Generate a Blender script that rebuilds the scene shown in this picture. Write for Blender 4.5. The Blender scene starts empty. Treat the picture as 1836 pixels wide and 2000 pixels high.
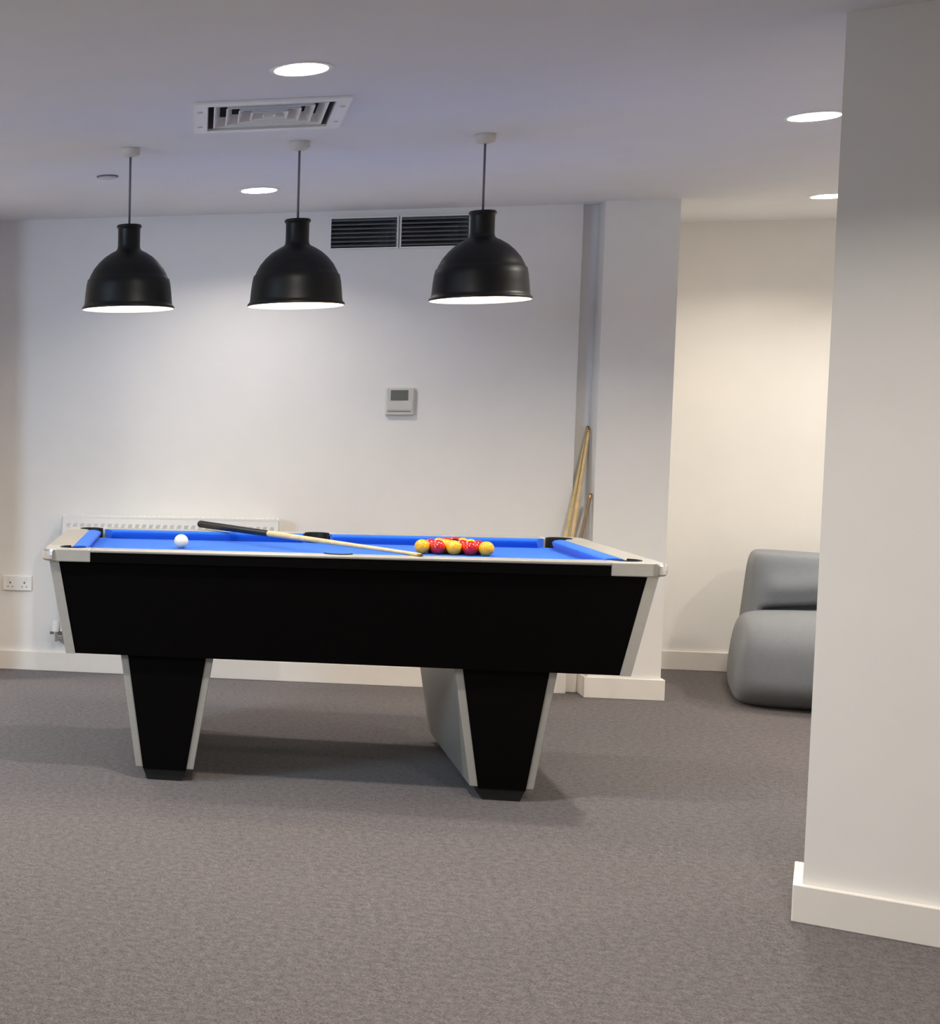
import bpy, bmesh, math, random
from mathutils import Vector, Matrix

# ------------------------------------------------------------------ camera, world, exposure
scene = bpy.context.scene
C = scene.collection
F, CX, CY = 2865.06, -320.26, 1019.61          # focal length and principal point in photo pixels (1836 x 2000 crop)
YAW, PITCH, ROLL, CAM_H = -0.2416, -0.06924, 0.00403, 1.30024
f0 = Vector((math.sin(YAW), math.cos(YAW), 0)); r0 = Vector((math.cos(YAW), -math.sin(YAW), 0)); u0 = Vector((0, 0, 1))
fw = f0 * math.cos(PITCH) + u0 * math.sin(PITCH)
up = u0 * math.cos(PITCH) - f0 * math.sin(PITCH)
rt = r0 * math.cos(ROLL) + up * math.sin(ROLL)
up = up * math.cos(ROLL) - r0 * math.sin(ROLL)
cam_data = bpy.data.cameras.new('camera')
cam = bpy.data.objects.new('camera', cam_data); C.objects.link(cam)
cam.matrix_world = Matrix(((rt.x, up.x, -fw.x, 0), (rt.y, up.y, -fw.y, 0), (rt.z, up.z, -fw.z, CAM_H), (0, 0, 0, 1)))
cam_data.sensor_fit = 'VERTICAL'; cam_data.sensor_height = 36.0; cam_data.sensor_width = 36.0
cam_data.lens = F * 36.0 / 2000.0
cam_data.shift_x = (918 - CX) / 2000.0
cam_data.shift_y = (CY - 1000) / 2000.0
cam_data.clip_start = 0.05
scene.camera = cam

world = bpy.data.worlds.new('world'); scene.world = world; world.use_nodes = True
bgn = world.node_tree.nodes['Background']
bgn.inputs[0].default_value = (0.62, 0.76, 1.0, 1); bgn.inputs[1].default_value = 0.4

vs = scene.view_settings
vs.view_transform = 'Standard'; vs.look = 'None'; vs.gamma = 1.0; vs.use_curve_mapping = False
vs.exposure = 0.80

# room dimensions (metres)
W = 7.646            # back wall plane
CE = 2.332           # ceiling height
ALC = 8.551          # alcove wall plane
XL, XR, YF = -3.0, 4.4, -2.6
PIL0, PIL1, PILY = 1.818, 2.134, 7.564
WIN_Y0, WIN_Y1, WIN_Z0, WIN_Z1 = 2.2, 4.2, 0.75, 2.05

PW = dict(D1=12.0, D2=5.5, D3=14.5, D4=6.0, OL=14.0, OF=11.0, OR=14.0, OA=10.0)     # downlight watts
PEND_L, WINDOW_W = 68.0, 38.0
DOWN_SPREAD = math.radians(138)
GLOW = 10.0
DOWN_COL = (1.0, 0.93, 0.84)

def area_light(name, loc, rot, sx, sy, power, col, shape='RECTANGLE', parent=None, spread=None):
    l = bpy.data.lights.new(name, 'AREA'); l.energy = power; l.color = col; l.shape = shape; l.size = sx; l.size_y = sy
    if spread: l.spread = spread
    o = bpy.data.objects.new(name, l); C.objects.link(o); o.location = loc; o.rotation_euler = rot
    if parent: o.parent = parent; o.location = Vector(loc) - parent.location
    return o
wl = area_light('window_left_offscreen', (XL - 0.60, 2.7, 2.05), (0, 0, 0), 0.9, 0.9, WINDOW_W, (0.55, 0.75, 1.0), spread=math.radians(110))
wl.rotation_euler = (Vector((-0.4, W, 0.9)) - wl.location).to_track_quat('-Z', 'Y').to_euler()

# ------------------------------------------------------------------ materials
def lin(c):
    return tuple(((v / 255) / 12.92 if v / 255 <= 0.04045 else ((v / 255 + 0.055) / 1.055) ** 2.4) for v in c) + (1.0,)
MATS = {}
def mat(name, rgb, rough=0.6, metal=0.0, var=0.04, scale=20.0, bump=0.0, bscale=200.0, emit=None, estr=0.0, spec=0.5, coat=0.0, sheen=0.0):
    m = bpy.data.materials.new(name); m.use_nodes = True
    nt = m.node_tree; b = nt.nodes['Principled BSDF']
    b.inputs['Roughness'].default_value = rough; b.inputs['Metallic'].default_value = metal
    b.inputs['Specular IOR Level'].default_value = spec; b.inputs['Coat Weight'].default_value = coat
    b.inputs['Sheen Weight'].default_value = sheen
    base = lin(rgb)
    tc = nt.nodes.new('ShaderNodeTexCoord')
    n = nt.nodes.new('ShaderNodeTexNoise'); n.inputs['Scale'].default_value = scale; n.inputs['Detail'].default_value = 4
    nt.links.new(tc.outputs['Object'], n.inputs['Vector'])
    r = nt.nodes.new('ShaderNodeValToRGB')
    r.color_ramp.elements[0].position = 0.3; r.color_ramp.elements[1].position = 0.7
    r.color_ramp.elements[0].color = tuple(max(0, v * (1 - var)) for v in base[:3]) + (1,)
    r.color_ramp.elements[1].color = tuple(min(1, v * (1 + var)) for v in base[:3]) + (1,)
    nt.links.new(n.outputs['Fac'], r.inputs['Fac']); nt.links.new(r.outputs['Color'], b.inputs['Base Color'])
    if bump:
        n2 = nt.nodes.new('ShaderNodeTexNoise'); n2.inputs['Scale'].default_value = bscale; n2.inputs['Detail'].default_value = 3
        nt.links.new(tc.outputs['Object'], n2.inputs['Vector'])
        bp = nt.nodes.new('ShaderNodeBump'); bp.inputs['Strength'].default_value = bump; bp.inputs['Distance'].default_value = 0.004
        nt.links.new(n2.outputs['Fac'], bp.inputs['Height']); nt.links.new(bp.outputs['Normal'], b.inputs['Normal'])
    if emit:
        b.inputs['Emission Color'].default_value = emit + (1,); b.inputs['Emission Strength'].default_value = estr
    MATS[name] = m
    return m

mat('wall_paint', (236, 233, 228), 0.75, var=0.012, scale=6, bump=0.05, bscale=300)
mat('ceiling_paint', (236, 235, 234), 0.8, var=0.012, scale=5, bump=0.04, bscale=260)
mat('skirting_paint', (236, 230, 222), 0.4, var=0.01)
mat('duct_metal', (128, 128, 130), 0.6, metal=0.3)
mat('white_plastic', (240, 238, 233), 0.4, var=0.01)
mat('grey_plastic', (205, 204, 196), 0.45, var=0.02)
mat('screen_grey', (108, 110, 104), 0.25, var=0.05)
mat('black_laminate', (3, 2, 2), 0.55, var=0.15, scale=40, spec=0.08)
mat('black_rubber', (13, 13, 13), 0.6, var=0.1)
mat('silver_laminate', (172, 170, 163), 0.42, metal=0.35, var=0.03, scale=60)
mat('silver_trim', (196, 194, 186), 0.35, metal=0.45, var=0.03, scale=50)
mat('chrome', (226, 226, 224), 0.18, metal=0.9, var=0.02)
mat('blue_cloth', (28, 98, 208), 0.9, var=0.05, scale=300, bump=0.1, bscale=700, spec=0.2, sheen=0.1)
mat('ball_yellow', (240, 176, 22), 0.14, var=0.02, coat=0.5)
mat('ball_red', (196, 26, 22), 0.14, var=0.02, coat=0.5)
mat('ball_black', (10, 10, 10), 0.12, var=0.02, coat=0.5)
mat('ball_white', (240, 228, 200), 0.14, var=0.02, coat=0.5)
mat('shade_black', (10, 10, 9), 0.45, var=0.1, spec=0.35)
mat('shade_inner', (240, 232, 215), 0.6, var=0.01)
mat('cord_grey', (112, 112, 116), 0.6)
mat('rose_white', (214, 208, 200), 0.5, var=0.01)
mat('ash_wood', (224, 192, 140), 0.4, var=0.12, scale=30)
mat('yellow_wood', (204, 178, 120), 0.4, var=0.12, scale=30)
mat('brown_wood', (138, 112, 84), 0.45, var=0.15, scale=30)
mat('butt_black', (14, 12, 12), 0.35, var=0.1)
mat('tip_brown', (96, 74, 58), 0.7)
mat('brass', (190, 150, 80), 0.3, metal=0.8)
mat('bag_fabric', (119, 123, 128), 0.85, var=0.05, scale=120, bump=0.25, bscale=500, sheen=0.2)
mat('bag_seam', (104, 107, 110), 0.85, var=0.05, scale=120)
mat('bulb_glow', (255, 240, 215), 0.5, emit=(1.0, 0.83, 0.62), estr=PEND_L)
mat('downlight_glow', (255, 250, 240), 0.5, emit=(1.0, 0.95, 0.88), estr=GLOW)

def carpet_material():
    m = bpy.data.materials.new('carpet'); m.use_nodes = True; nt = m.node_tree; b = nt.nodes['Principled BSDF']
    b.inputs['Roughness'].default_value = 0.95; b.inputs['Specular IOR Level'].default_value = 0.1; b.inputs['Sheen Weight'].default_value = 0.15
    tc = nt.nodes.new('ShaderNodeTexCoord')
    def noise(s, d):
        n = nt.nodes.new('ShaderNodeTexNoise'); n.inputs['Scale'].default_value = s; n.inputs['Detail'].default_value = d
        nt.links.new(tc.outputs['Object'], n.inputs['Vector']); return n
    a = noise(170, 3); c = noise(520, 2)
    mx = nt.nodes.new('ShaderNodeMix'); mx.data_type = 'FLOAT'; mx.inputs[0].default_value = 0.5
    nt.links.new(a.outputs['Fac'], mx.inputs[2]); nt.links.new(c.outputs['Fac'], mx.inputs[3])
    g = noise(48, 2)
    mg = nt.nodes.new('ShaderNodeMix'); mg.data_type = 'FLOAT'; mg.inputs[0].default_value = 0.22
    nt.links.new(mx.outputs[0], mg.inputs[2]); nt.links.new(g.outputs['Fac'], mg.inputs[3])
    r = nt.nodes.new('ShaderNodeValToRGB')
    e = r.color_ramp.elements
    e[0].position = 0.39; e[0].color = lin((58, 53, 53)); e[1].position = 0.61; e[1].color = lin((117, 110, 109))
    nt.links.new(mg.outputs[0], r.inputs['Fac']); nt.links.new(r.outputs['Color'], b.inputs['Base Color'])
    bp = nt.nodes.new('ShaderNodeBump'); bp.inputs['Strength'].default_value = 0.3; bp.inputs['Distance'].default_value = 0.004
    nt.links.new(mx.outputs[0], bp.inputs['Height']); nt.links.new(bp.outputs['Normal'], b.inputs['Normal'])
    MATS['carpet'] = m
carpet_material()

def glass_material():
    m = bpy.data.materials.new('window_glass'); m.use_nodes = True; nt = m.node_tree
    nt.nodes.clear(); o = nt.nodes.new('ShaderNodeOutputMaterial'); t = nt.nodes.new('ShaderNodeBsdfTransparent')
    g = nt.nodes.new('ShaderNodeBsdfGlossy'); g.inputs['Roughness'].default_value = 0.02
    mx = nt.nodes.new('ShaderNodeMixShader'); mx.inputs[0].default_value = 0.06
    nt.links.new(t.outputs[0], mx.inputs[1]); nt.links.new(g.outputs[0], mx.inputs[2]); nt.links.new(mx.outputs[0], o.inputs['Surface'])
    MATS['window_glass'] = m
glass_material()

# ------------------------------------------------------------------ mesh helpers
def bx(bm, x0, y0, z0, x1, y1, z1):
    vs_ = [bm.verts.new((x, y, z)) for z in (z0, z1) for y in (y0, y1) for x in (x0, x1)]
    for q in ((0, 2, 3, 1), (4, 5, 7, 6), (0, 1, 5, 4), (2, 6, 7, 3), (0, 4, 6, 2), (1, 3, 7, 5)):
        bm.faces.new([vs_[i] for i in q])
    return bm
def hexa(bm, pts):
    """8 points: bottom ring of four then top ring of four, same order"""
    v = [bm.verts.new(p) for p in pts]
    for q in ((3, 2, 1, 0), (4, 5, 6, 7), (0, 1, 5, 4), (1, 2, 6, 5), (2, 3, 7, 6), (3, 0, 4, 7)):
        bm.faces.new([v[i] for i in q])
    return bm
def prism(bm, poly, z0, z1):
    a = [bm.verts.new((x, y, z0)) for x, y in poly]; b = [bm.verts.new((x, y, z1)) for x, y in poly]
    n = len(poly)
    bm.faces.new(a[::-1]); bm.faces.new(b)
    for i in range(n):
        bm.faces.new((a[i], a[(i + 1) % n], b[(i + 1) % n], b[i]))
    return bm
def lathe(bm, prof, seg=48, a0=0.0, a1=None, closed=False, centre=(0, 0)):
    """revolve (r, z) profile round z"""
    full = a1 is None
    a1 = a0 + 2 * math.pi if full else a1
    n = seg if full else seg + 1
    rings = []
    for i in range(n):
        t = a0 + (a1 - a0) * i / seg
        rings.append([bm.verts.new((centre[0] + r * math.cos(t), centre[1] + r * math.sin(t), z)) for r, z in prof])
    for i in range(seg):
        p, q = rings[i], rings[(i + 1) % n]
        for j in range(len(prof) - 1 if not closed else len(prof)):
            k = (j + 1) % len(prof)
            bm.faces.new((p[j], q[j], q[k], p[k]))
    if not full and closed:
        bm.faces.new(rings[0]); bm.faces.new(rings[-1][::-1])
    bmesh.ops.remove_doubles(bm, verts=bm.verts, dist=1e-6)
    return bm
def tube(bm, p0, p1, r0_, r1_, seg=16, cap=True):
    p0, p1 = Vector(p0), Vector(p1); d = (p1 - p0).normalized()
    a = d.orthogonal().normalized(); b = d.cross(a)
    A, B = [], []
    for i in range(seg):
        t = 2 * math.pi * i / seg; o = a * math.cos(t) + b * math.sin(t)
        A.append(bm.verts.new(p0 + o * r0_)); B.append(bm.verts.new(p1 + o * r1_))
    for i in range(seg):
        bm.faces.new((A[i], A[(i + 1) % seg], B[(i + 1) % seg], B[i]))
    if cap: bm.faces.new(A[::-1]); bm.faces.new(B)
    return bm
def obj(name, bm, material, parent=None, smooth=False, bevel=0.0, seg=2, local=False):
    bmesh.ops.recalc_face_normals(bm, faces=bm.faces)
    me = bpy.data.meshes.new(name); bm.to_mesh(me); bm.free()
    me.materials.append(MATS[material])
    if smooth:
        for p in me.polygons: p.use_smooth = True
    o = bpy.data.objects.new(name, me); C.objects.link(o)
    if parent is not None:
        o.parent = parent
        if not local:
            off = Vector((0, 0, 0)); q = parent
            while q: off += Vector(q.location); q = q.parent
            me.transform(Matrix.Translation(-off))
    if bevel:
        md = o.modifiers.new('bevel', 'BEVEL'); md.width = bevel; md.segments = seg; md.limit_method = 'ANGLE'; md.angle_limit = math.radians(40)
        md.harden_normals = False
    return o
def NB(): return bmesh.new()
def tag(o, label=None, cat=None, group=None, kind=None):
    if label: o['label'] = label
    if cat: o['category'] = cat
    if group: o['group'] = group
    if kind: o['kind'] = kind
    return o
def thing(name, loc, label, cat, group=None):
    o = bpy.data.objects.new(name, None); C.objects.link(o); o.location = loc; o.empty_display_size = 0.05
    return tag(o, label, cat, group)
def struct(name, bm, material, label=None, cat=None, **kw):
    o = obj(name, bm, material, **kw); tag(o, label, cat, kind='structure'); return o
def arc(cx, cy, r, a0, a1, n=12):
    return [(cx + r * math.cos(math.radians(a0 + (a1 - a0) * i / n)), cy + r * math.sin(math.radians(a0 + (a1 - a0) * i / n))) for i in range(n + 1)]
def copy_tree(o, parent=None):
    c = o.copy(); C.objects.link(c); c.parent = parent
    for ch in list(o.children): copy_tree(ch, c)
    return c

# ------------------------------------------------------------------ room shell
struct('floor', bx(NB(), XL - .2, YF - .2, -0.06, XR + .2, ALC + .2, 0), 'carpet', 'grey speckled carpet across the whole room', 'floor')
VX0, VX1, VY0, VY1 = -0.037, 0.453, 4.972, 5.470         # ceiling vent outline
IN = 0.045
hx0, hx1, hy0, hy1 = VX0 + IN, VX1 - IN, VY0 + IN, VY1 - IN
b = NB()
bx(b, XL - .2, YF - .2, CE, XR + .2, hy0, CE + .15)
bx(b, XL - .2, hy1, CE, PIL1, W + .3, CE + .15)
bx(b, PIL1, hy1, CE, XR + .2, PILY, CE + .15)
bx(b, XL - .2, hy0, CE, hx0, hy1, CE + .15)
bx(b, hx1, hy0, CE, XR + .2, hy1, CE + .15)
struct('ceiling', b, 'ceiling_paint', 'flat white painted ceiling over the pool table', 'ceiling')
struct('ceiling_alcove', bx(NB(), PIL1, PILY, CE + 0.012, XR + .2, ALC + .2, CE + .15), 'ceiling_paint', 'white ceiling of the alcove behind the pillar', 'ceiling')
GR = [(0.610, 0.914), (0.934, 1.240)]; GZ0, GZ1 = 2.150, 2.293          # grille openings
b = NB()
bx(b, XL - .2, W, 0, 1.742, W + .3, GZ0); bx(b, XL - .2, W, GZ1, 1.742, W + .3, CE)
for x0, x1 in ((XL - .2, GR[0][0]), (GR[0][1], GR[1][0]), (GR[1][1], 1.742)): bx(b, x0, W, GZ0, x1, W + .3, GZ1)
struct('wall_back', b, 'wall_paint', 'long white back wall behind the pool table', 'wall')
struct('wall_recess', bx(NB(), 1.742, W + 0.05, 0, PIL0, W + .3, CE), 'wall_paint', 'narrow recessed strip of wall beside the pillar', 'wall')
struct('wall_pillar', bx(NB(), PIL0, PILY, 0, PIL1, ALC, CE), 'wall_paint', 'white square pillar at the end of the back wall', 'wall')
struct('wall_alcove', bx(NB(), PIL1 - .3, ALC, 0, XR + .2, ALC + .2, CE + .1), 'wall_paint', 'white alcove wall behind the grey bean bag', 'wall')
struct('wall_right', bx(NB(), XR, YF, 0, XR + .2, ALC, CE), 'wall_paint', 'white side wall closing the alcove', 'wall')
struct('wall_front', bx(NB(), XL, YF - .2, 0, XR, YF, CE), 'wall_paint', 'white wall facing the pool table', 'wall')
b = NB()
bx(b, XL - .2, YF, 0, XL, WIN_Y0, CE); bx(b, XL - .2, WIN_Y1, 0, XL, W, CE)
bx(b, XL - .2, WIN_Y0, 0, XL, WIN_Y1, WIN_Z0); bx(b, XL - .2, WIN_Y0, WIN_Z1, XL, WIN_Y1, CE)
struct('wall_left', b, 'wall_paint', 'white side wall with the window opening', 'wall')
# unseen nib, added to block window light and shade the back wall's end
struct('added_wall_nib', bx(NB(), -1.40, 7.20, 0, -1.13, W, CE), 'wall_paint', 'white unseen wall nib added to shade the wall by the socket', 'wall')
wn = thing('window_1', (XL - .1, (WIN_Y0 + WIN_Y1) / 2, WIN_Z0), 'white framed window in the side wall', 'window'); wn['kind'] = 'structure'
b = NB(); t = 0.05
bx(b, XL - .14, WIN_Y0, WIN_Z0, XL - .07, WIN_Y0 + t, WIN_Z1); bx(b, XL - .14, WIN_Y1 - t, WIN_Z0, XL - .07, WIN_Y1, WIN_Z1)
bx(b, XL - .14, WIN_Y0 + t, WIN_Z0, XL - .07, WIN_Y1 - t, WIN_Z0 + t); bx(b, XL - .14, WIN_Y0 + t, WIN_Z1 - t, XL - .07, WIN_Y1 - t, WIN_Z1)
obj('window_frame', b, 'skirting_paint', wn)
obj('pane', bx(NB(), XL - .108, WIN_Y0 + t, WIN_Z0 + t, XL - .102, WIN_Y1 - t, WIN_Z1 - t), 'window_glass', wn)

# skirting boards
SK, SH = 0.016, 0.10
def skirt(name, poly, label):
    b = prism(NB(), poly, 0, SH)
    return struct(name, b, 'skirting_paint', label, 'skirting board', bevel=0.003)
skirt('baseboard_back', [(-1.13 + SK, W - SK), (1.742, W - SK), (1.742, W), (-1.13 + SK, W)], 'white skirting board along the back wall')
skirt('baseboard_added_nib', [(-1.40 - SK, 7.20 - SK), (-1.13 + SK, 7.20 - SK), (-1.13 + SK, W - SK), (-1.13, W - SK), (-1.13, 7.20), (-1.40, 7.20), (-1.40, W - SK), (-1.40 - SK, W - SK)], 'white skirting board round the added unseen nib')  # skirting of the added nib, out of view
skirt('baseboard_far', [(XL, W - SK), (-1.40 - SK, W - SK), (-1.40 - SK, W), (XL, W)], 'white skirting board on the back wall past the added nib')
skirt('baseboard_left', [(XL, YF), (XL + SK, YF), (XL + SK, W - SK), (XL, W - SK)], 'white skirting board along the window side wall')
skirt('baseboard_recess', [(1.742, W + .05 - SK), (PIL0 - SK, W + .05 - SK), (PIL0 - SK, W + .05), (1.742, W + .05)], 'short white skirting board in the wall recess')
skirt('baseboard_pillar', [(PIL0 - SK, PILY - SK), (PIL1 + SK, PILY - SK), (PIL1 + SK, ALC - SK), (PIL1, ALC - SK), (PIL1, PILY), (PIL0, PILY), (PIL0, W + .05), (PIL0 - SK, W + .05)], 'white skirting board wrapped round the pillar')
skirt('baseboard_alcove', [(PIL1 + SK, ALC - SK), (XR, ALC - SK), (XR, ALC), (PIL1 + SK, ALC)], 'white skirting board along the alcove wall')

# foreground pier, turned about 25 degrees
pc = Vector((1.533, 4.253)); pd = Vector((0.284, -0.131)).normalized()
pn = Vector((0.3475, 0.9377)).normalized()       # the pier's end face leads away into the room
def pp(a, d): q = pc + pd * a + pn * d; return (q.x, q.y)
SP, PT = 0.022, 0.25
b = prism(NB(), [pp(SP, SP), pp(2.3, SP), pp(2.3, PT), pp(SP, PT)], 0, CE)
struct('wall_pier', b, 'wall_paint', 'large white angled wall in the foreground beside the table', 'wall')
skirt('baseboard_pier', [pp(0, 0), pp(2.3, 0), pp(2.3, SP), pp(SP, SP), pp(SP, PT), pp(0, PT)], 'white skirting board round the foreground angled wall')

# ------------------------------------------------------------------ pool table
TX0, TX1, TY0, TY1, ZR = -0.532, 1.498, 5.29, 6.432, 0.842
TCX, TCY = (TX0 + TX1) / 2, (TY0 + TY1) / 2
HL, HW = (TX1 - TX0) / 2, (TY1 - TY0) / 2
BED = ZR - 0.036
table = thing('pool_table', (TCX, TCY, 0), 'black and silver pool table with blue cloth on two tapered legs', 'pool table')
# cabinet of four sloping panels
ZT, ZB = 0.800, 0.458
tx, ty, bx_, by_ = HL - .022, HW - .020, HL - .083, HW - .062
def P(sx, sy, top, inset=0.0):
    x, y, z = (tx, ty, ZT) if top else (bx_, by_, ZB)
    return (TCX + sx * (x - inset), TCY + sy * (y - inset), z)
TH = 0.02
for s in (-1, 1):
    def q(sx, top, i): 
        x, y, z = (tx, ty, ZT) if top else (bx_, by_, ZB)
        return (TCX + sx * x, TCY + s * (y - i), z)
    obj('side_panel', hexa(NB(), [q(-1, 0, 0), q(1, 0, 0), q(1, 0, TH), q(-1, 0, TH), q(-1, 1, 0), q(1, 1, 0), q(1, 1, TH), q(-1, 1, TH)]), 'black_laminate', table)
    def q(sy, top, i):
        x, y, z = (tx, ty, ZT) if top else (bx_, by_, ZB)
        return (TCX + s * (x - i), TCY + sy * (y - TH), z)
    obj('end_panel', hexa(NB(), [q(-1, 0, 0), q(1, 0, 0), q(1, 0, TH), q(-1, 0, TH), q(-1, 1, 0), q(1, 1, 0), q(1, 1, TH), q(-1, 1, TH)]), 'black_laminate', table)
obj('base_board', bx(NB(), TCX - bx_ + TH, TCY - by_ + TH, ZB, TCX + bx_ - TH, TCY + by_ - TH, ZB + .018), 'black_laminate', table)
# silver corner mouldings, an L section running down each sloping corner
for sx in (-1, 1):
    for sy in (-1, 1):
        def ring(x, y, z):
            e, w = 0.004, 0.030
            loc = [(e, e), (-w, e), (-w, -0.002), (-0.002, -0.002), (-0.002, -w), (e, -w)]
            return [(TCX + sx * (x + a), TCY + sy * (y + c), z) for a, c in loc]
        b = NB()
        A = [b.verts.new(p) for p in ring(bx_, by_, ZB - .001)]; B = [b.verts.new(p) for p in ring(tx, ty, ZT)]
        for i in range(6): b.faces.new((A[i], A[(i + 1) % 6], B[(i + 1) % 6], B[i]))
        b.faces.new(A); b.faces.new(B)
        obj('corner_moulding', b, 'silver_trim', table)
# rails
RW, CW = 0.092, 0.050          # silver rail width, cushion width
CAP = 0.165                    # corner casting length
PR = 0.047                     # pocket radius
PCN = 0.098                    # corner pocket centre from the outer edges
def local(sx, sy, pts): return [(TCX + sx * (HL - a), TCY + sy * (HW - c)) for a, c in pts]     # (a, c) measured inward from a corner
for sx in (-1, 1):
    for sy in (-1, 1):
        R_ = 0.05
        poly = [(CAP, 0.0), (CAP, RW)]
        poly += [(PCN + PR * math.cos(math.radians(t)), PCN + PR * math.sin(math.radians(t))) for t in range(-20, -251, -15)]
        poly += [(RW, CAP), (0.0, CAP)]
        poly += [(R_ + R_ * math.cos(math.radians(t)), R_ + R_ * math.sin(math.radians(t))) for t in range(180, 271, 10)]
        cap = obj('corner_cap', prism(NB(), local(sx, sy, poly), 0.797, ZR + .001), 'silver_trim', table, bevel=0.004)
        # chrome bumper round the outside of the corner
        prof = [(R_ - .006, .800), (R_ + .008, .800), (R_ + .012, .806), (R_ + .013, .820), (R_ + .012, .834), (R_ + .008, .840), (R_ - .006, .840)]
        cx_, cy_ = TCX + sx * (HL - R_), TCY + sy * (HW - R_)
        ang = {(-1, -1): 180, (1, -1): 270, (1, 1): 0, (-1, 1): 90}[(sx, sy)]
        b = lathe(NB(), prof, 14, math.radians(ang + 18), math.radians(ang + 72), True, (cx_, cy_))
        obj('corner_bumper', b, 'chrome', cap, smooth=False)
MP = 0.096                     # middle pocket centre from the outer edge
for sy in (-1, 1):             # long rails with a pocket notch, apron below
    pts = [(-HL + CAP, 0), (HL - CAP, 0), (HL - CAP, RW)]
    pts += [(MX, MY) for MX, MY in [(PR * 1.05 * math.cos(math.radians(t)), MP + PR * 1.05 * math.sin(math.radians(t))) for t in range(-5, -176, -10)]]
    pts += [(-HL + CAP, RW)]
    poly = [(TCX + a, TCY + sy * (HW - c)) for a, c in pts]
    obj('long_rail', prism(NB(), poly, ZR - .010, ZR), 'silver_laminate', table, bevel=0.003)
    y0, y1 = sorted((TCY + sy * (HW - .004), TCY + sy * (HW - .040)))
    obj('rail_apron', bx(NB(), TX0 + CAP, y0, 0.797, TX1 - CAP, y1, ZR - .010), 'black_laminate', table)
for sx in (-1, 1):
    x0, x1 = sorted((TCX + sx * HL, TCX + sx * (HL - RW)))
    obj('end_rail', bx(NB(), x0, TY0 + CAP, ZR - .010, x1, TY1 - CAP, ZR), 'silver_laminate', table, bevel=0.003)
    x0, x1 = sorted((TCX + sx * (HL - .004), TCX + sx * (HL - .040)))
    obj('rail_apron', bx(NB(), x0, TY0 + CAP, 0.797, x1, TY1 - CAP, ZR - .010), 'black_laminate', table)
# bed, notched round the pockets
NB_ = RW + 0.004
def bed_outline():
    pts = []
    ex, ey = HL - NB_, HW - NB_
    cxp, cyp = HL - PCN, HW - PCN
    r = PR
    # go counter-clockwise starting at the near edge
    def corner(sx, sy, a0, a1):
        return arc(sx * cxp, sy * cyp, r, a0, a1, 12)
    pts += [( -PR * 1.0, -ey)] if False else []
    pts += corner(-1, -1, 90, 0)
    pts += arc(0, -(HW - MP), PR, 180, 0, 12)
    pts += corner(1, -1, 180, 90)
    pts += corner(1, 1, 270, 180)
    pts += arc(0, HW - MP, PR, 0, -180, 12)
    pts += corner(-1, 1, 0, -90)
    return [(TCX + a, TCY + c) for a, c in pts]
obj('bed_cloth', prism(NB(), bed_outline(), BED - .020, BED), 'blue_cloth', table)
# six cushions, triangular-nosed section, ends cut back at the pockets
def cushion(p0, p1, inward, m0, m1):
    """p0-p1 along the rail's inner edge, inward unit vector, m0/m1 how far the ends are cut back at the nose"""
    p0, p1, n = Vector(p0), Vector(p1), Vector(inward); d = (p1 - p0).normalized()
    sec = [(0, ZR - .001), (CW * .40, ZR + .0005), (CW * .80, ZR - .0015), (CW * .97, ZR - .006), (CW, ZR - .011), (CW * .95, ZR - .019), (CW * .80, BED + .0005), (0, BED + .0005)]
    b = NB(); A, B = [], []
    for w, z in sec:
        f = w / CW
        a = p0 + n * w + d * m0 * f; c = p1 + n * w - d * m1 * f
        A.append(b.verts.new((a.x, a.y, z))); B.append(b.verts.new((c.x, c.y, z)))
    for i in range(len(sec)): b.faces.new((A[i], A[(i + 1) % len(sec)], B[(i + 1) % len(sec)], B[i]))
    b.faces.new(A); b.faces.new(B)
    obj('cushion', b, 'blue_cloth', table)
ey, ex = HW - RW, HL - RW
for sy in (-1, 1):
    for sx in (-1, 1):
        cushion((TCX + sx * (PR + .004), TCY + sy * ey), (TCX + sx * (HL - CAP + .012), TCY + sy * ey), (0, -sy), .008, .035)
for sx in (-1, 1):
    cushion((TCX + sx * ex, TCY - (HW - CAP + .012)), (TCX + sx * ex, TCY + (HW - CAP + .012)), (-sx, 0), .035, .035)
# pockets: black liner standing up round the outside of the hole and a cup below
def pocket(cx_, cy_, a_mid, half):
    b = NB()
    lathe(b, [(PR + .001, BED - .002), (PR + .001, ZR + .003), (PR - .006, ZR + .003), (PR - .006, BED - .002)], 24, a_mid - half, a_mid + half, True, (cx_, cy_))
    lathe(b, [(PR - .0005, BED - .0215), (PR - .0005, BED - .10), (.03, BED - .13), (.0005, BED - .13), (.0005, BED - .126), (.028, BED - .126), (PR - .005, BED - .099), (PR - .005, BED - .0215)], 24, centre=(cx_, cy_), closed=True)
    obj('pocket', b, 'black_rubber', table, smooth=False)
for sx in (-1, 1):
    for sy in (-1, 1):
        pocket(TCX + sx * (HL - PCN), TCY + sy * (HW - PCN), math.atan2(sy, sx), math.radians(118))
for sy in (-1, 1):
    pocket(TCX, TCY + sy * (HW - MP), math.radians(90 * sy), math.radians(92))
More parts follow.
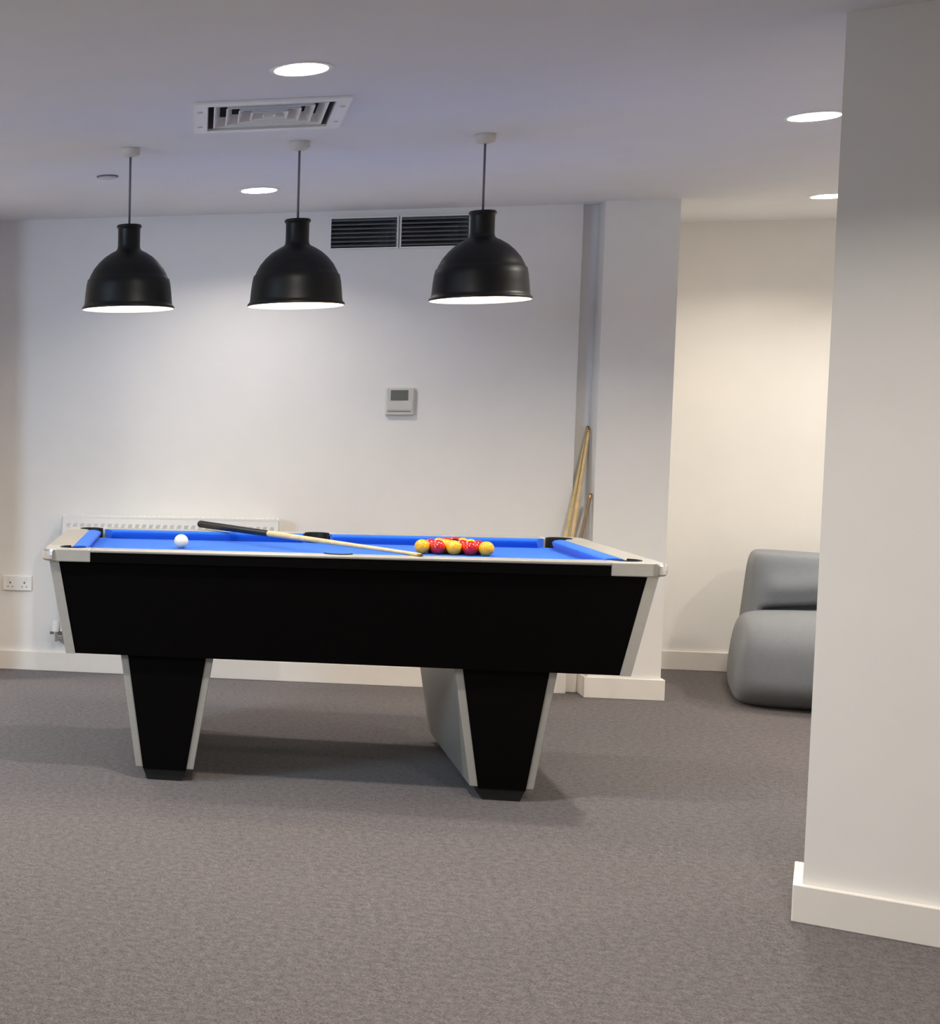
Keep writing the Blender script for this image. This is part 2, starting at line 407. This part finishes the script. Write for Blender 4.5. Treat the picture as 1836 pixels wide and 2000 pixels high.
# two tapered pedestal legs
for s, lab in ((-1, None), (1, None)):
    cxl = TCX + (-0.578 if s < 0 else 0.556)
    y0, y1 = 5.385, 6.337
    zt, zb, ht, hb = ZB, 0.045, 0.164, 0.102
    leg = obj('leg', hexa(NB(), [(cxl - hb, y0, zb), (cxl + hb, y0, zb), (cxl + hb, y1, zb), (cxl - hb, y1, zb),
                                 (cxl - ht, y0, zt), (cxl + ht, y0, zt), (cxl + ht, y1, zt), (cxl - ht, y1, zt)]), 'silver_laminate', table, bevel=0.003)
    tr = 0.026
    for (ya, yb) in ((y0 - .004, y0 + .002), (y1 - .002, y1 + .004)):
        obj('leg_panel', hexa(NB(), [(cxl - hb + tr, ya, zb - .004), (cxl + hb - tr, ya, zb - .004), (cxl + hb - tr, yb, zb - .004), (cxl - hb + tr, yb, zb - .004),
                                     (cxl - ht + tr, ya, zt), (cxl + ht - tr, ya, zt), (cxl + ht - tr, yb, zt), (cxl - ht + tr, yb, zt)]), 'black_laminate', leg)
    for (ya, yb) in ((y0 + .002, y0 + .13), (y1 - .13, y1 - .002)):
        obj('foot', hexa(NB(), [(cxl - .060, ya + .004, 0), (cxl + .060, ya + .004, 0), (cxl + .060, yb, 0), (cxl - .060, yb, 0),
                                (cxl - .078, ya, zb), (cxl + .078, ya, zb), (cxl + .078, yb, zb), (cxl - .078, yb, zb)]), 'black_rubber', leg)

# ------------------------------------------------------------------ balls
BR = 0.0275
def ball(name, x, y, material, label, group=None):
    b = NB(); bmesh.ops.create_uvsphere(b, u_segments=28, v_segments=16, radius=BR)
    o = obj(name, b, material, smooth=True); o.location = (x, y, BED + BR)
    return tag(o, label, 'pool ball', group)
ball('cue_ball', -0.057, 5.88, 'ball_white', 'cream white cue ball alone on the blue cloth')
d = 2 * BR + 0.0006
ang = math.radians(-10)
ux, uy = math.cos(ang), math.sin(ang); nx, ny = -uy, ux
rows = ['YRYRY', 'RYRR', 'YBY', 'RY', 'R']
first = Vector((0.829, 5.893))
MATB = {'Y': 'ball_yellow', 'R': 'ball_red', 'B': 'ball_black'}
FRONT = ['yellow pool ball at the corner of the pack beside the cue tip', None, 'yellow pool ball between two red balls in the outer row of the pack', None,
         'yellow pool ball at the corner of the pack towards the pillar']
for r, row in enumerate(rows):
    for i, k in enumerate(row):
        a = (i + r * 0.5) * d; c = r * d * 0.866
        if k == 'B': l_, g_ = 'black pool ball in the middle of the packed triangle', None
        elif r == 0 and k == 'Y': l_, g_ = FRONT[i], 'balls in the outer row of the pack'
        elif r == 0: l_, g_ = 'red pool ball between two yellow balls in the outer row of the pack', 'balls in the outer row of the pack'
        elif k == 'Y': l_, g_ = 'yellow pool ball tucked behind the outer row of the pack', 'yellow balls inside the pack'
        else: l_, g_ = 'red pool ball tucked behind the outer row of the pack', 'red balls inside the pack'
        ball('pool_ball', first.x + ux * a + nx * c, first.y + uy * a + ny * c, MATB[k], l_, g_)

# ------------------------------------------------------------------ cues
def cue(name, tip, butt, label, group=None, shaft='ash_wood', handle='butt_black', hfrac=0.36, r_tip=0.0056, r_butt=0.0155):
    tip, butt = Vector(tip), Vector(butt); v = butt - tip; L = v.length; d_ = v / L
    root = thing(name, butt, label, 'pool cue', group)
    rr = lambda t: r_tip + (r_butt - r_tip) * t
    obj('shaft', tube(NB(), tip + d_ * .020, tip + d_ * L * (1 - hfrac), rr(.02), rr(1 - hfrac), 16), shaft, root, smooth=False)
    obj('handle', tube(NB(), tip + d_ * L * (1 - hfrac), butt, rr(1 - hfrac) + .0006, r_butt, 18), handle, root, bevel=0.004)
    fe = obj('ferrule', tube(NB(), tip + d_ * .007, tip + d_ * .020, rr(.005), rr(.02) + .0002, 16), 'brass', root)
    obj('tip', tube(NB(), tip, tip + d_ * .007, r_tip * .8, rr(.005), 16), 'tip_brown', fe)
    return root
cue('pool_cue', (0.752, 5.335, ZR + .0062), (0.014, 6.462, ZR + .0215), 'pale wooden pool cue with black butt lying across the blue table')
# three cues propped in the corner between recess and pillar
cue('pool_cue', (1.808, 7.688, 1.286), (1.560, 7.42, 0.017), 'pale yellow pool cue propped beside the pillar, outermost of the three', shaft='yellow_wood', handle='yellow_wood', r_butt=.0165)
cue('pool_cue', (1.806, 7.655, 1.276), (1.628, 7.47, 0.017), 'ash pool cue propped beside the pillar, middle of the three', shaft='ash_wood', handle='yellow_wood', r_butt=.0165)
cue('pool_cue', (1.809, 7.592, 0.968), (1.590, 7.36, 0.016), 'short brown pool cue propped against the pillar, lowest of the three', shaft='brown_wood', handle='brown_wood', r_tip=.007, r_butt=.0145)

# ------------------------------------------------------------------ pendant lamps
PZ = 1.731
prof_out = [(.172, .000), (.1735, .004), (.1715, .010), (.166, .014), (.164, .024), (.161, .060), (.1575, .090), (.153, .112), (.1475, .117), (.142, .130), (.130, .153), (.112, .176), (.090, .197), (.066, .213), (.050, .221), (.0435, .228),
            (.0415, .240), (.0415, .300), (.0425, .306), (.0465, .309), (.0470, .314), (.0440, .319), (.012, .3195)]
TK = 0.0035
prof_in = [(.1695, .0005), (.1605, .014), (.1575, .060), (.154, .090), (.1490, .110), (.139, .128), (.127, .150), (.109, .172), (.087, .193), (.063, .209), (.046, .217), (.010, .217)]
def pendant(x, y, z, label):
    root = thing('pendant_lamp', (x, y, CE), label, 'pendant lamp', 'black pendants over the pool table')
    cpt = (x, y)
    obj('ceiling_rose', lathe(NB(), [(.0005, CE - .001), (.036, CE - .001), (.036, CE - .020), (.030, CE - .027), (.012, CE - .032), (.0005, CE - .032)], 32, centre=cpt), 'rose_white', root, smooth=False)
    obj('cord', tube(NB(), (x, y, CE - .031), (x, y, z + .318), .0042, .0042, 10), 'cord_grey', root, smooth=True)
    sh = obj('lamp_shade', lathe(NB(), [(r, z + h) for r, h in prof_out], 56, centre=cpt), 'shade_black', root, smooth=True)
    obj('shade_lining', lathe(NB(), [(r, z + h) for r, h in [(.172, .0)] + prof_in], 56, centre=cpt), 'shade_inner', sh, smooth=True)
    obj('lamp_holder', tube(NB(), (x, y, z + .217), (x, y, z + .100), .02, .018, 16), 'rose_white', sh)
    bb = NB(); bmesh.ops.create_uvsphere(bb, u_segments=20, v_segments=12, radius=.045, matrix=Matrix.Translation((x, y, z + .062)))
    bulb = obj('bulb', bb, 'bulb_glow', root, smooth=True)
pendant(-0.272, 5.75, PZ - .004, 'black dome pendant lamp over the cue ball end of the table')
pendant(0.341, 5.75, PZ, 'black dome pendant lamp hanging between the two other pendants')
pendant(0.978, 5.75, PZ + .011, 'black dome pendant lamp over the packed balls, overlapping the wall grille')

# ------------------------------------------------------------------ downlights
def downlight(x, y, label, z=CE, col=DOWN_COL, power=15.0, group=None, r=0.078, spread=None, lamp='downlight_lamp'):
    root = thing('downlight', (x, y, z), label, 'downlight', group)
    obj('bezel', lathe(NB(), [(r - .004, z - .003), (r + .010, z - .003), (r + .012, z - .0005), (r - .004, z - .0005)], 40, closed=True, centre=(x, y)), 'white_plastic', root)
    obj('diffuser', lathe(NB(), [(.0005, z - .006), (r * .8, z - .0055), (r - .002, z - .0035), (r - .002, z - .001), (.0005, z - .001)], 40, centre=(x, y)), 'downlight_glow', root)
    area_light(lamp, (x, y, z - .012), (0, 0, 0), r * 1.9, r * 1.9, power, col, 'DISK', root, spread or DOWN_SPREAD)
G = 'ceiling downlights'
downlight(0.270, 4.572, 'round white downlight next to the square ceiling vent', group=G, power=PW['D1'])
downlight(0.240, 6.886, 'round white downlight near the back wall beyond the pendants', group=G, power=PW['D2'])
downlight(1.985, 5.645, 'round white downlight at the edge of the foreground angled wall', group=G, power=PW['D3'])
downlight(2.785, 7.690, 'round warm downlight in the alcove ceiling above the bean bag', z=CE + .012, group=G, col=(1.0, .90, .76), power=PW['D4'])
for x, y, k in ((-1.75, 4.57, 'OL'), (-1.75, 6.89, 'OL'), (0.27, 2.2, 'OF'), (-1.75, 2.2, 'OF'), (1.35, 3.00, 'OF'), (0.27, -0.4, 'OF'), (-1.75, -0.4, 'OF'), (2.3, -0.4, 'OF'), (3.6, 5.65, 'OR'), (3.85, 7.69, 'OA')):  # unseen downlights carrying on the room's lamps, added to brighten walls and pier
    downlight(x, y, 'round white unseen downlight added to light the room', group='added downlights out of view', power=PW[k], lamp='downlight_lamp_added_offscreen')

# ------------------------------------------------------------------ ceiling vent
vent = thing('ceiling_vent', ((VX0 + VX1) / 2, (VY0 + VY1) / 2, CE), 'white square four-way air vent in the ceiling', 'air vent')
b = NB(); z0, z1 = CE - .008, CE - .0005
bx(b, VX0, VY0, z0, VX1, hy0, z1); bx(b, VX0, hy1, z0, VX1, VY1, z1); bx(b, VX0, hy0, z0, hx0, hy1, z1); bx(b, hx1, hy0, z0, VX1, hy1, z1)
obj('frame', b, 'white_plastic', vent)
b = NB(); e = .0015
bx(b, hx0 + e, hy0 + e, CE + .140, hx1 - e, hy1 - e, CE + .145)
for (a0, b0, a1, b1) in ((hx0 + e, hy0 + e, hx0 + 2 * e, hy1 - e), (hx1 - 2 * e, hy0 + e, hx1 - e, hy1 - e), (hx0 + e, hy0 + e, hx1 - e, hy0 + 2 * e), (hx0 + e, hy1 - 2 * e, hx1 - e, hy1 - e)):
    bx(b, a0, b0, CE, a1, b1, CE + .14)
obj('plenum', b, 'duct_metal', vent)
vcx, vcy = vent.location.x, vent.location.y
hh = (hx1 - hx0) / 2
for k in range(5):
    ro = hh - .020 - k * .040
    if ro < .02: break
    ri = max(ro - .021, .004)
    b = NB(); th = .0025
    def ringv(r, z): return [b.verts.new((vcx + sx * r, vcy + sy * r, z)) for sx, sy in ((-1, -1), (1, -1), (1, 1), (-1, 1))]
    lo, lo2, hi, hi2 = ringv(ro, CE - .004), ringv(ro - .004, CE - .004), ringv(ri + .004, CE + .030), ringv(ri, CE + .030)
    for A, B in ((lo, hi), (lo2, hi2), (lo, lo2), (hi, hi2)):
        for i in range(4): b.faces.new((A[i], A[(i + 1) % 4], B[(i + 1) % 4], B[i]))
    obj('louvre', b, 'white_plastic', vent)
for sx in (-1, 1):
    for sy in (-1, 1):
        x, y = vcx + sx * (hh + IN * .55), vcy + sy * (hh * .62)
        obj('screw', tube(NB(), (x, y, CE - .0102), (x, y, CE - .0078), .009, .009, 12), 'grey_plastic', vent)

# small flat sensor disc in the ceiling
sn = thing('ceiling_sensor', (-0.395, 6.365, CE), 'small flat round sensor disc in the ceiling near a pendant', 'sensor')
obj('cover', lathe(NB(), [(.0005, CE - .012), (.034, CE - .010), (.040, CE - .004), (.040, CE - .0005), (.0005, CE - .0005)], 32, centre=(-0.395, 6.365)), 'grey_plastic', sn)
obj('sensor_shadow_ring', lathe(NB(), [(.0405, CE - .0005), (.0405, CE - .006), (.045, CE - .003), (.045, CE - .0005)], 32, closed=True, centre=(-0.395, 6.365)), 'cord_grey', sn)  # grey ring puts the disc's shadow line into its colour

# ------------------------------------------------------------------ wall grilles, thermostat, socket
def grille(x0, x1, label):
    z0, z1 = GZ0, GZ1
    root = thing('wall_grille', ((x0 + x1) / 2, W, z0), label, 'air grille', 'air grilles high on the back wall')
    e = .006
    b = NB(); q = .0015
    bx(b, x0 + q, W + .28, z0 + q, x1 - q, W + .285, z1 - q)
    for (a0, c0, a1, c1) in ((x0 + q, z0 + q, x0 + 2 * q, z1 - q), (x1 - 2 * q, z0 + q, x1 - q, z1 - q), (x0 + q, z0 + q, x1 - q, z0 + 2 * q), (x0 + q, z1 - 2 * q, x1 - q, z1 - q)):
        bx(b, a0, W + .001, c0, a1, W + .28, c1)
    obj('duct', b, 'duct_metal', root)
    b = NB()
    bx(b, x0 - e, W - .016, z0 - e, x0, W - .001, z1 + e); bx(b, x1, W - .016, z0 - e, x1 + e, W - .001, z1 + e)
    bx(b, x0, W - .016, z0 - e, x1, W - .001, z0); bx(b, x0, W - .016, z1, x1, W - .001, z1 + e)
    obj('frame', b, 'white_plastic', root)
    n = 7; p = (z1 - z0) / n
    for k in range(n):
        z = z0 + p * (k + .5)
        obj('slat', hexa(NB(), [(x0, W - .015, z - .003), (x1, W - .015, z - .003), (x1, W - .0045, z + .0035), (x0, W - .0045, z + .0035),
                                (x0, W - .015, z + .0005), (x1, W - .015, z + .0005), (x1, W - .0045, z + .007), (x0, W - .0045, z + .007)]), 'cord_grey', root)
grille(*GR[0], 'dark slotted wall grille seen clear between two pendants')
grille(*GR[1], 'dark slotted wall grille partly hidden by a pendant shade')

th = thing('thermostat', (0.950, W, 1.334), 'white square wall thermostat with grey screen', 'thermostat')
obj('body', bx(NB(), .884, W - .022, 1.336, 1.016, W - .001, 1.470), 'grey_plastic', th, bevel=.006)
obj('screen', bx(NB(), .907, W - .0235, 1.408, .987, W - .021, 1.458), 'screen_grey', th)
obj('flap', bx(NB(), .892, W - .024, 1.362, 1.008, W - .021, 1.400), 'grey_plastic', th, bevel=.001)
obj('gap_shade_strip', bx(NB(), .892, W - .0228, 1.352, 1.000, W - .021, 1.357), 'cord_grey', th)  # raised grey strip, with the shade of a gap put into its colour

so = thing('wall_socket', (-0.904, W, 0.416), 'white double wall socket above the skirting board', 'socket')
obj('plate', bx(NB(), -.979, W - .012, .416, -.829, W - .001, .494), 'white_plastic', so, bevel=.003)
for s in (-1, 1):
    cxs = -.904 + s * .037
    obj('switch', bx(NB(), cxs + s * .008 - .006, W - .0155, .468, cxs + s * .008 + .006, W - .0115, .486), 'skirting_paint', so)
    b = NB()
    bx(b, cxs - .004, W - .0125, .452, cxs + .004, W - .0118, .462); bx(b, cxs - .015, W - .0125, .434, cxs - .008, W - .0118, .439); bx(b, cxs + .008, W - .0125, .434, cxs + .015, W - .0118, .439)
    obj('socket_holes', b, 'cord_grey', so)

# ------------------------------------------------------------------ radiator
RX0, RX1, RZ0, RZ1 = -0.668, 0.395, 0.225, 0.822
RYF, RYB = W - .110, W - .035
rad = thing('radiator', ((RX0 + RX1) / 2, W - .06, RZ0), 'white ribbed panel radiator on the wall behind the table', 'radiator')
b = NB()                        # pressed front panel with vertical flutes
nf = 30; xs = []; pitch = (RX1 - RX0 - .03) / nf
sec = [(RX0, 0.0), (RX0 + .012, 0.0)]
for i in range(nf):
    xa = RX0 + .015 + i * pitch
    sec += [(xa + pitch * .12, 0.0), (xa + pitch * .30, .006), (xa + pitch * .70, .006), (xa + pitch * .88, 0.0)]
sec += [(RX1 - .012, 0.0), (RX1, 0.0)]
levels = [(RZ0, 0), (RZ0 + .035, 0), (RZ0 + .055, 1), (RZ1 - .060, 1), (RZ1 - .040, 0), (RZ1 - .008, 0)]
grid = [[b.verts.new((x, RYF + dpt * k, z)) for x, dpt in sec] for z, k in levels]
for j in range(len(levels) - 1):
    for i in range(len(sec) - 1):
        b.faces.new((grid[j][i], grid[j][i + 1], grid[j + 1][i + 1], grid[j + 1][i]))
obj('front_panel', b, 'white_plastic', rad)
obj('rear_panel', bx(NB(), RX0 + .003, RYB - .012, RZ0, RX1 - .003, RYB, RZ1 - .010), 'white_plastic', rad)
b = NB()                        # top grille: two rails and cross bars
bx(b, RX0, RYF - .001, RZ1 - .010, RX1, RYF + .010, RZ1); bx(b, RX0, RYB - .010, RZ1 - .010, RX1, RYB, RZ1)
n = 44
for i in range(n + 1):
    x = RX0 + (RX1 - RX0 - .006) * i / n
    bx(b, x, RYF + .010, RZ1 - .009, x + .006, RYB - .010, RZ1 - .001)
obj('top_grille', b, 'white_plastic', rad)
for x in (RX0 - .0015, RX1 - .0015):
    obj('end_panel', bx(NB(), x, RYF, RZ0 + .01, x + .003, RYB, RZ1 - .008), 'white_plastic', rad)
for x in (RX0 + .15, RX1 - .15):
    obj('bracket', bx(NB(), x - .02, RYB - .001, RZ0 + .1, x + .02, W - .0005, RZ1 - .1), 'white_plastic', rad)
vx, vy = RX0 - .028, W - .062
vl = obj('valve', tube(NB(), (vx, vy, .165), (vx, vy, .215), .012, .012, 14), 'chrome', rad)
obj('valve_head', tube(NB(), (vx, vy, .215), (vx, vy, .275), .021, .018, 18), 'white_plastic', vl, bevel=.003)
obj('valve_collar', tube(NB(), (vx - .030, vy, .208), (RX0 + .01, vy, .208), .007, .007, 12), 'cord_grey', vl)
obj('lockshield', tube(NB(), (vx + .004, vy, .19), (RX0 + .005, vy, .19), .010, .010, 12), 'chrome', vl)
obj('pipe', tube(NB(), (vx, vy - .004, .172), (vx, W - .0005, .172), .0075, .0075, 12), 'grey_plastic', vl)

# ------------------------------------------------------------------ bean bag seat
def superblob(cx_, cy_, cz_, rx, ry, rz, e1, e2, nu=56, nv=32, deform=None):
    b = NB(); rows_ = []
    sp = lambda v, e: math.copysign(abs(v) ** e, v)
    for j in range(nv + 1):
        ph = -math.pi / 2 + math.pi * j / nv; row = []
        for i in range(nu):
            t = 2 * math.pi * i / nu
            x = sp(math.cos(ph), e1) * sp(math.cos(t), e2); y = sp(math.cos(ph), e1) * sp(math.sin(t), e2); z = sp(math.sin(ph), e1)
            p = Vector((x * rx, y * ry, z * rz))
            if deform: p = deform(p)
            row.append(b.verts.new((cx_ + p.x, cy_ + p.y, cz_ + p.z)))
        rows_.append(row)
    for j in range(nv):
        for i in range(nu):
            b.faces.new((rows_[j][i], rows_[j][(i + 1) % nu], rows_[j + 1][(i + 1) % nu], rows_[j + 1][i]))
    bmesh.ops.remove_doubles(b, verts=b.verts, dist=1e-5)
    return b
bag = thing('bean_bag_chair', (3.085, 7.85, 0), 'large grey fabric bean bag chair in the alcove', 'bean bag')
def loft(levels, nu, fn):
    b = NB(); R_ = [[b.verts.new(fn(i / nu * 2 * math.pi, l)) for i in range(nu)] for l in levels]
    for A, B in zip(R_[:-1], R_[1:]):
        for i in range(nu): b.faces.new((A[i], A[(i + 1) % nu], B[(i + 1) % nu], B[i]))
    b.faces.new(R_[0]); b.faces.new(R_[-1])
    return b
def spow(v, e): return math.copysign(abs(v) ** e, v)
def back_pt(t, f):
    # f runs 0..1 up the backrest: rounded box leaning back, narrower above, with a soft fold above the seat
    round_ = (1 - abs(2 * f - 1) ** 9) ** .22
    cx_ = .50 * (1.06 - .11 * f) * (1 - .13 * (1 - round_)); cy_ = .29 * (1.05 - .35 * f) * (1 - .35 * (1 - round_))
    x = cx_ * spow(math.cos(t), .30) ; y = cy_ * spow(math.sin(t), .34)
    z = .672 * f - .04 * f * max(0, (x + .50) / 1.0)
    if y < 0:
        m = min(1, max(0, (x + .47) / .10)); m = m * m * (3 - 2 * m)
        zc = .398 + .032 * min(1, (x + .40) / .3)
        y += m * (.10 * math.exp(-((z - zc) / .019) ** 2) - .03 * math.exp(-((z - zc - .11) / .06) ** 2))
    return (3.095 + x, 8.02 + y + .08 * f, z)
lv = [0.0, .002, .006, .012, .02, .035] + [.05 + .9 * k / 70 for k in range(71)] + [.965, .98, .988, .994, .998, .9995]
obj('backrest', loft(lv, 120, back_pt), 'bag_fabric', bag, smooth=True)
def seat_def(p):
    # p.z runs along the seat's width; the cross-section is a soft roll, its ends nipped in above
    x, y, z = p.z, p.x, p.y
    y -= .03 * (1 - (x / .5) ** 2)
    f = (z + .215) / .43
    x *= 1.0 - .09 * f ** 2 - .03 * max(0, .25 - f)
    z = max(z, -.195) + .010 * math.cos(x * 6)
    y -= .06 * max(0, .5 - abs(f - .35)) - .06 * max(0, .22 - f)
    return Vector((x, y, z))
obj('seat', superblob(3.085, 7.70, .200, .43, .212, .555, .19, .62, nu=72, nv=44, deform=seat_def), 'bag_fabric', bag, smooth=True)
bag.rotation_euler.z = math.radians(-14)
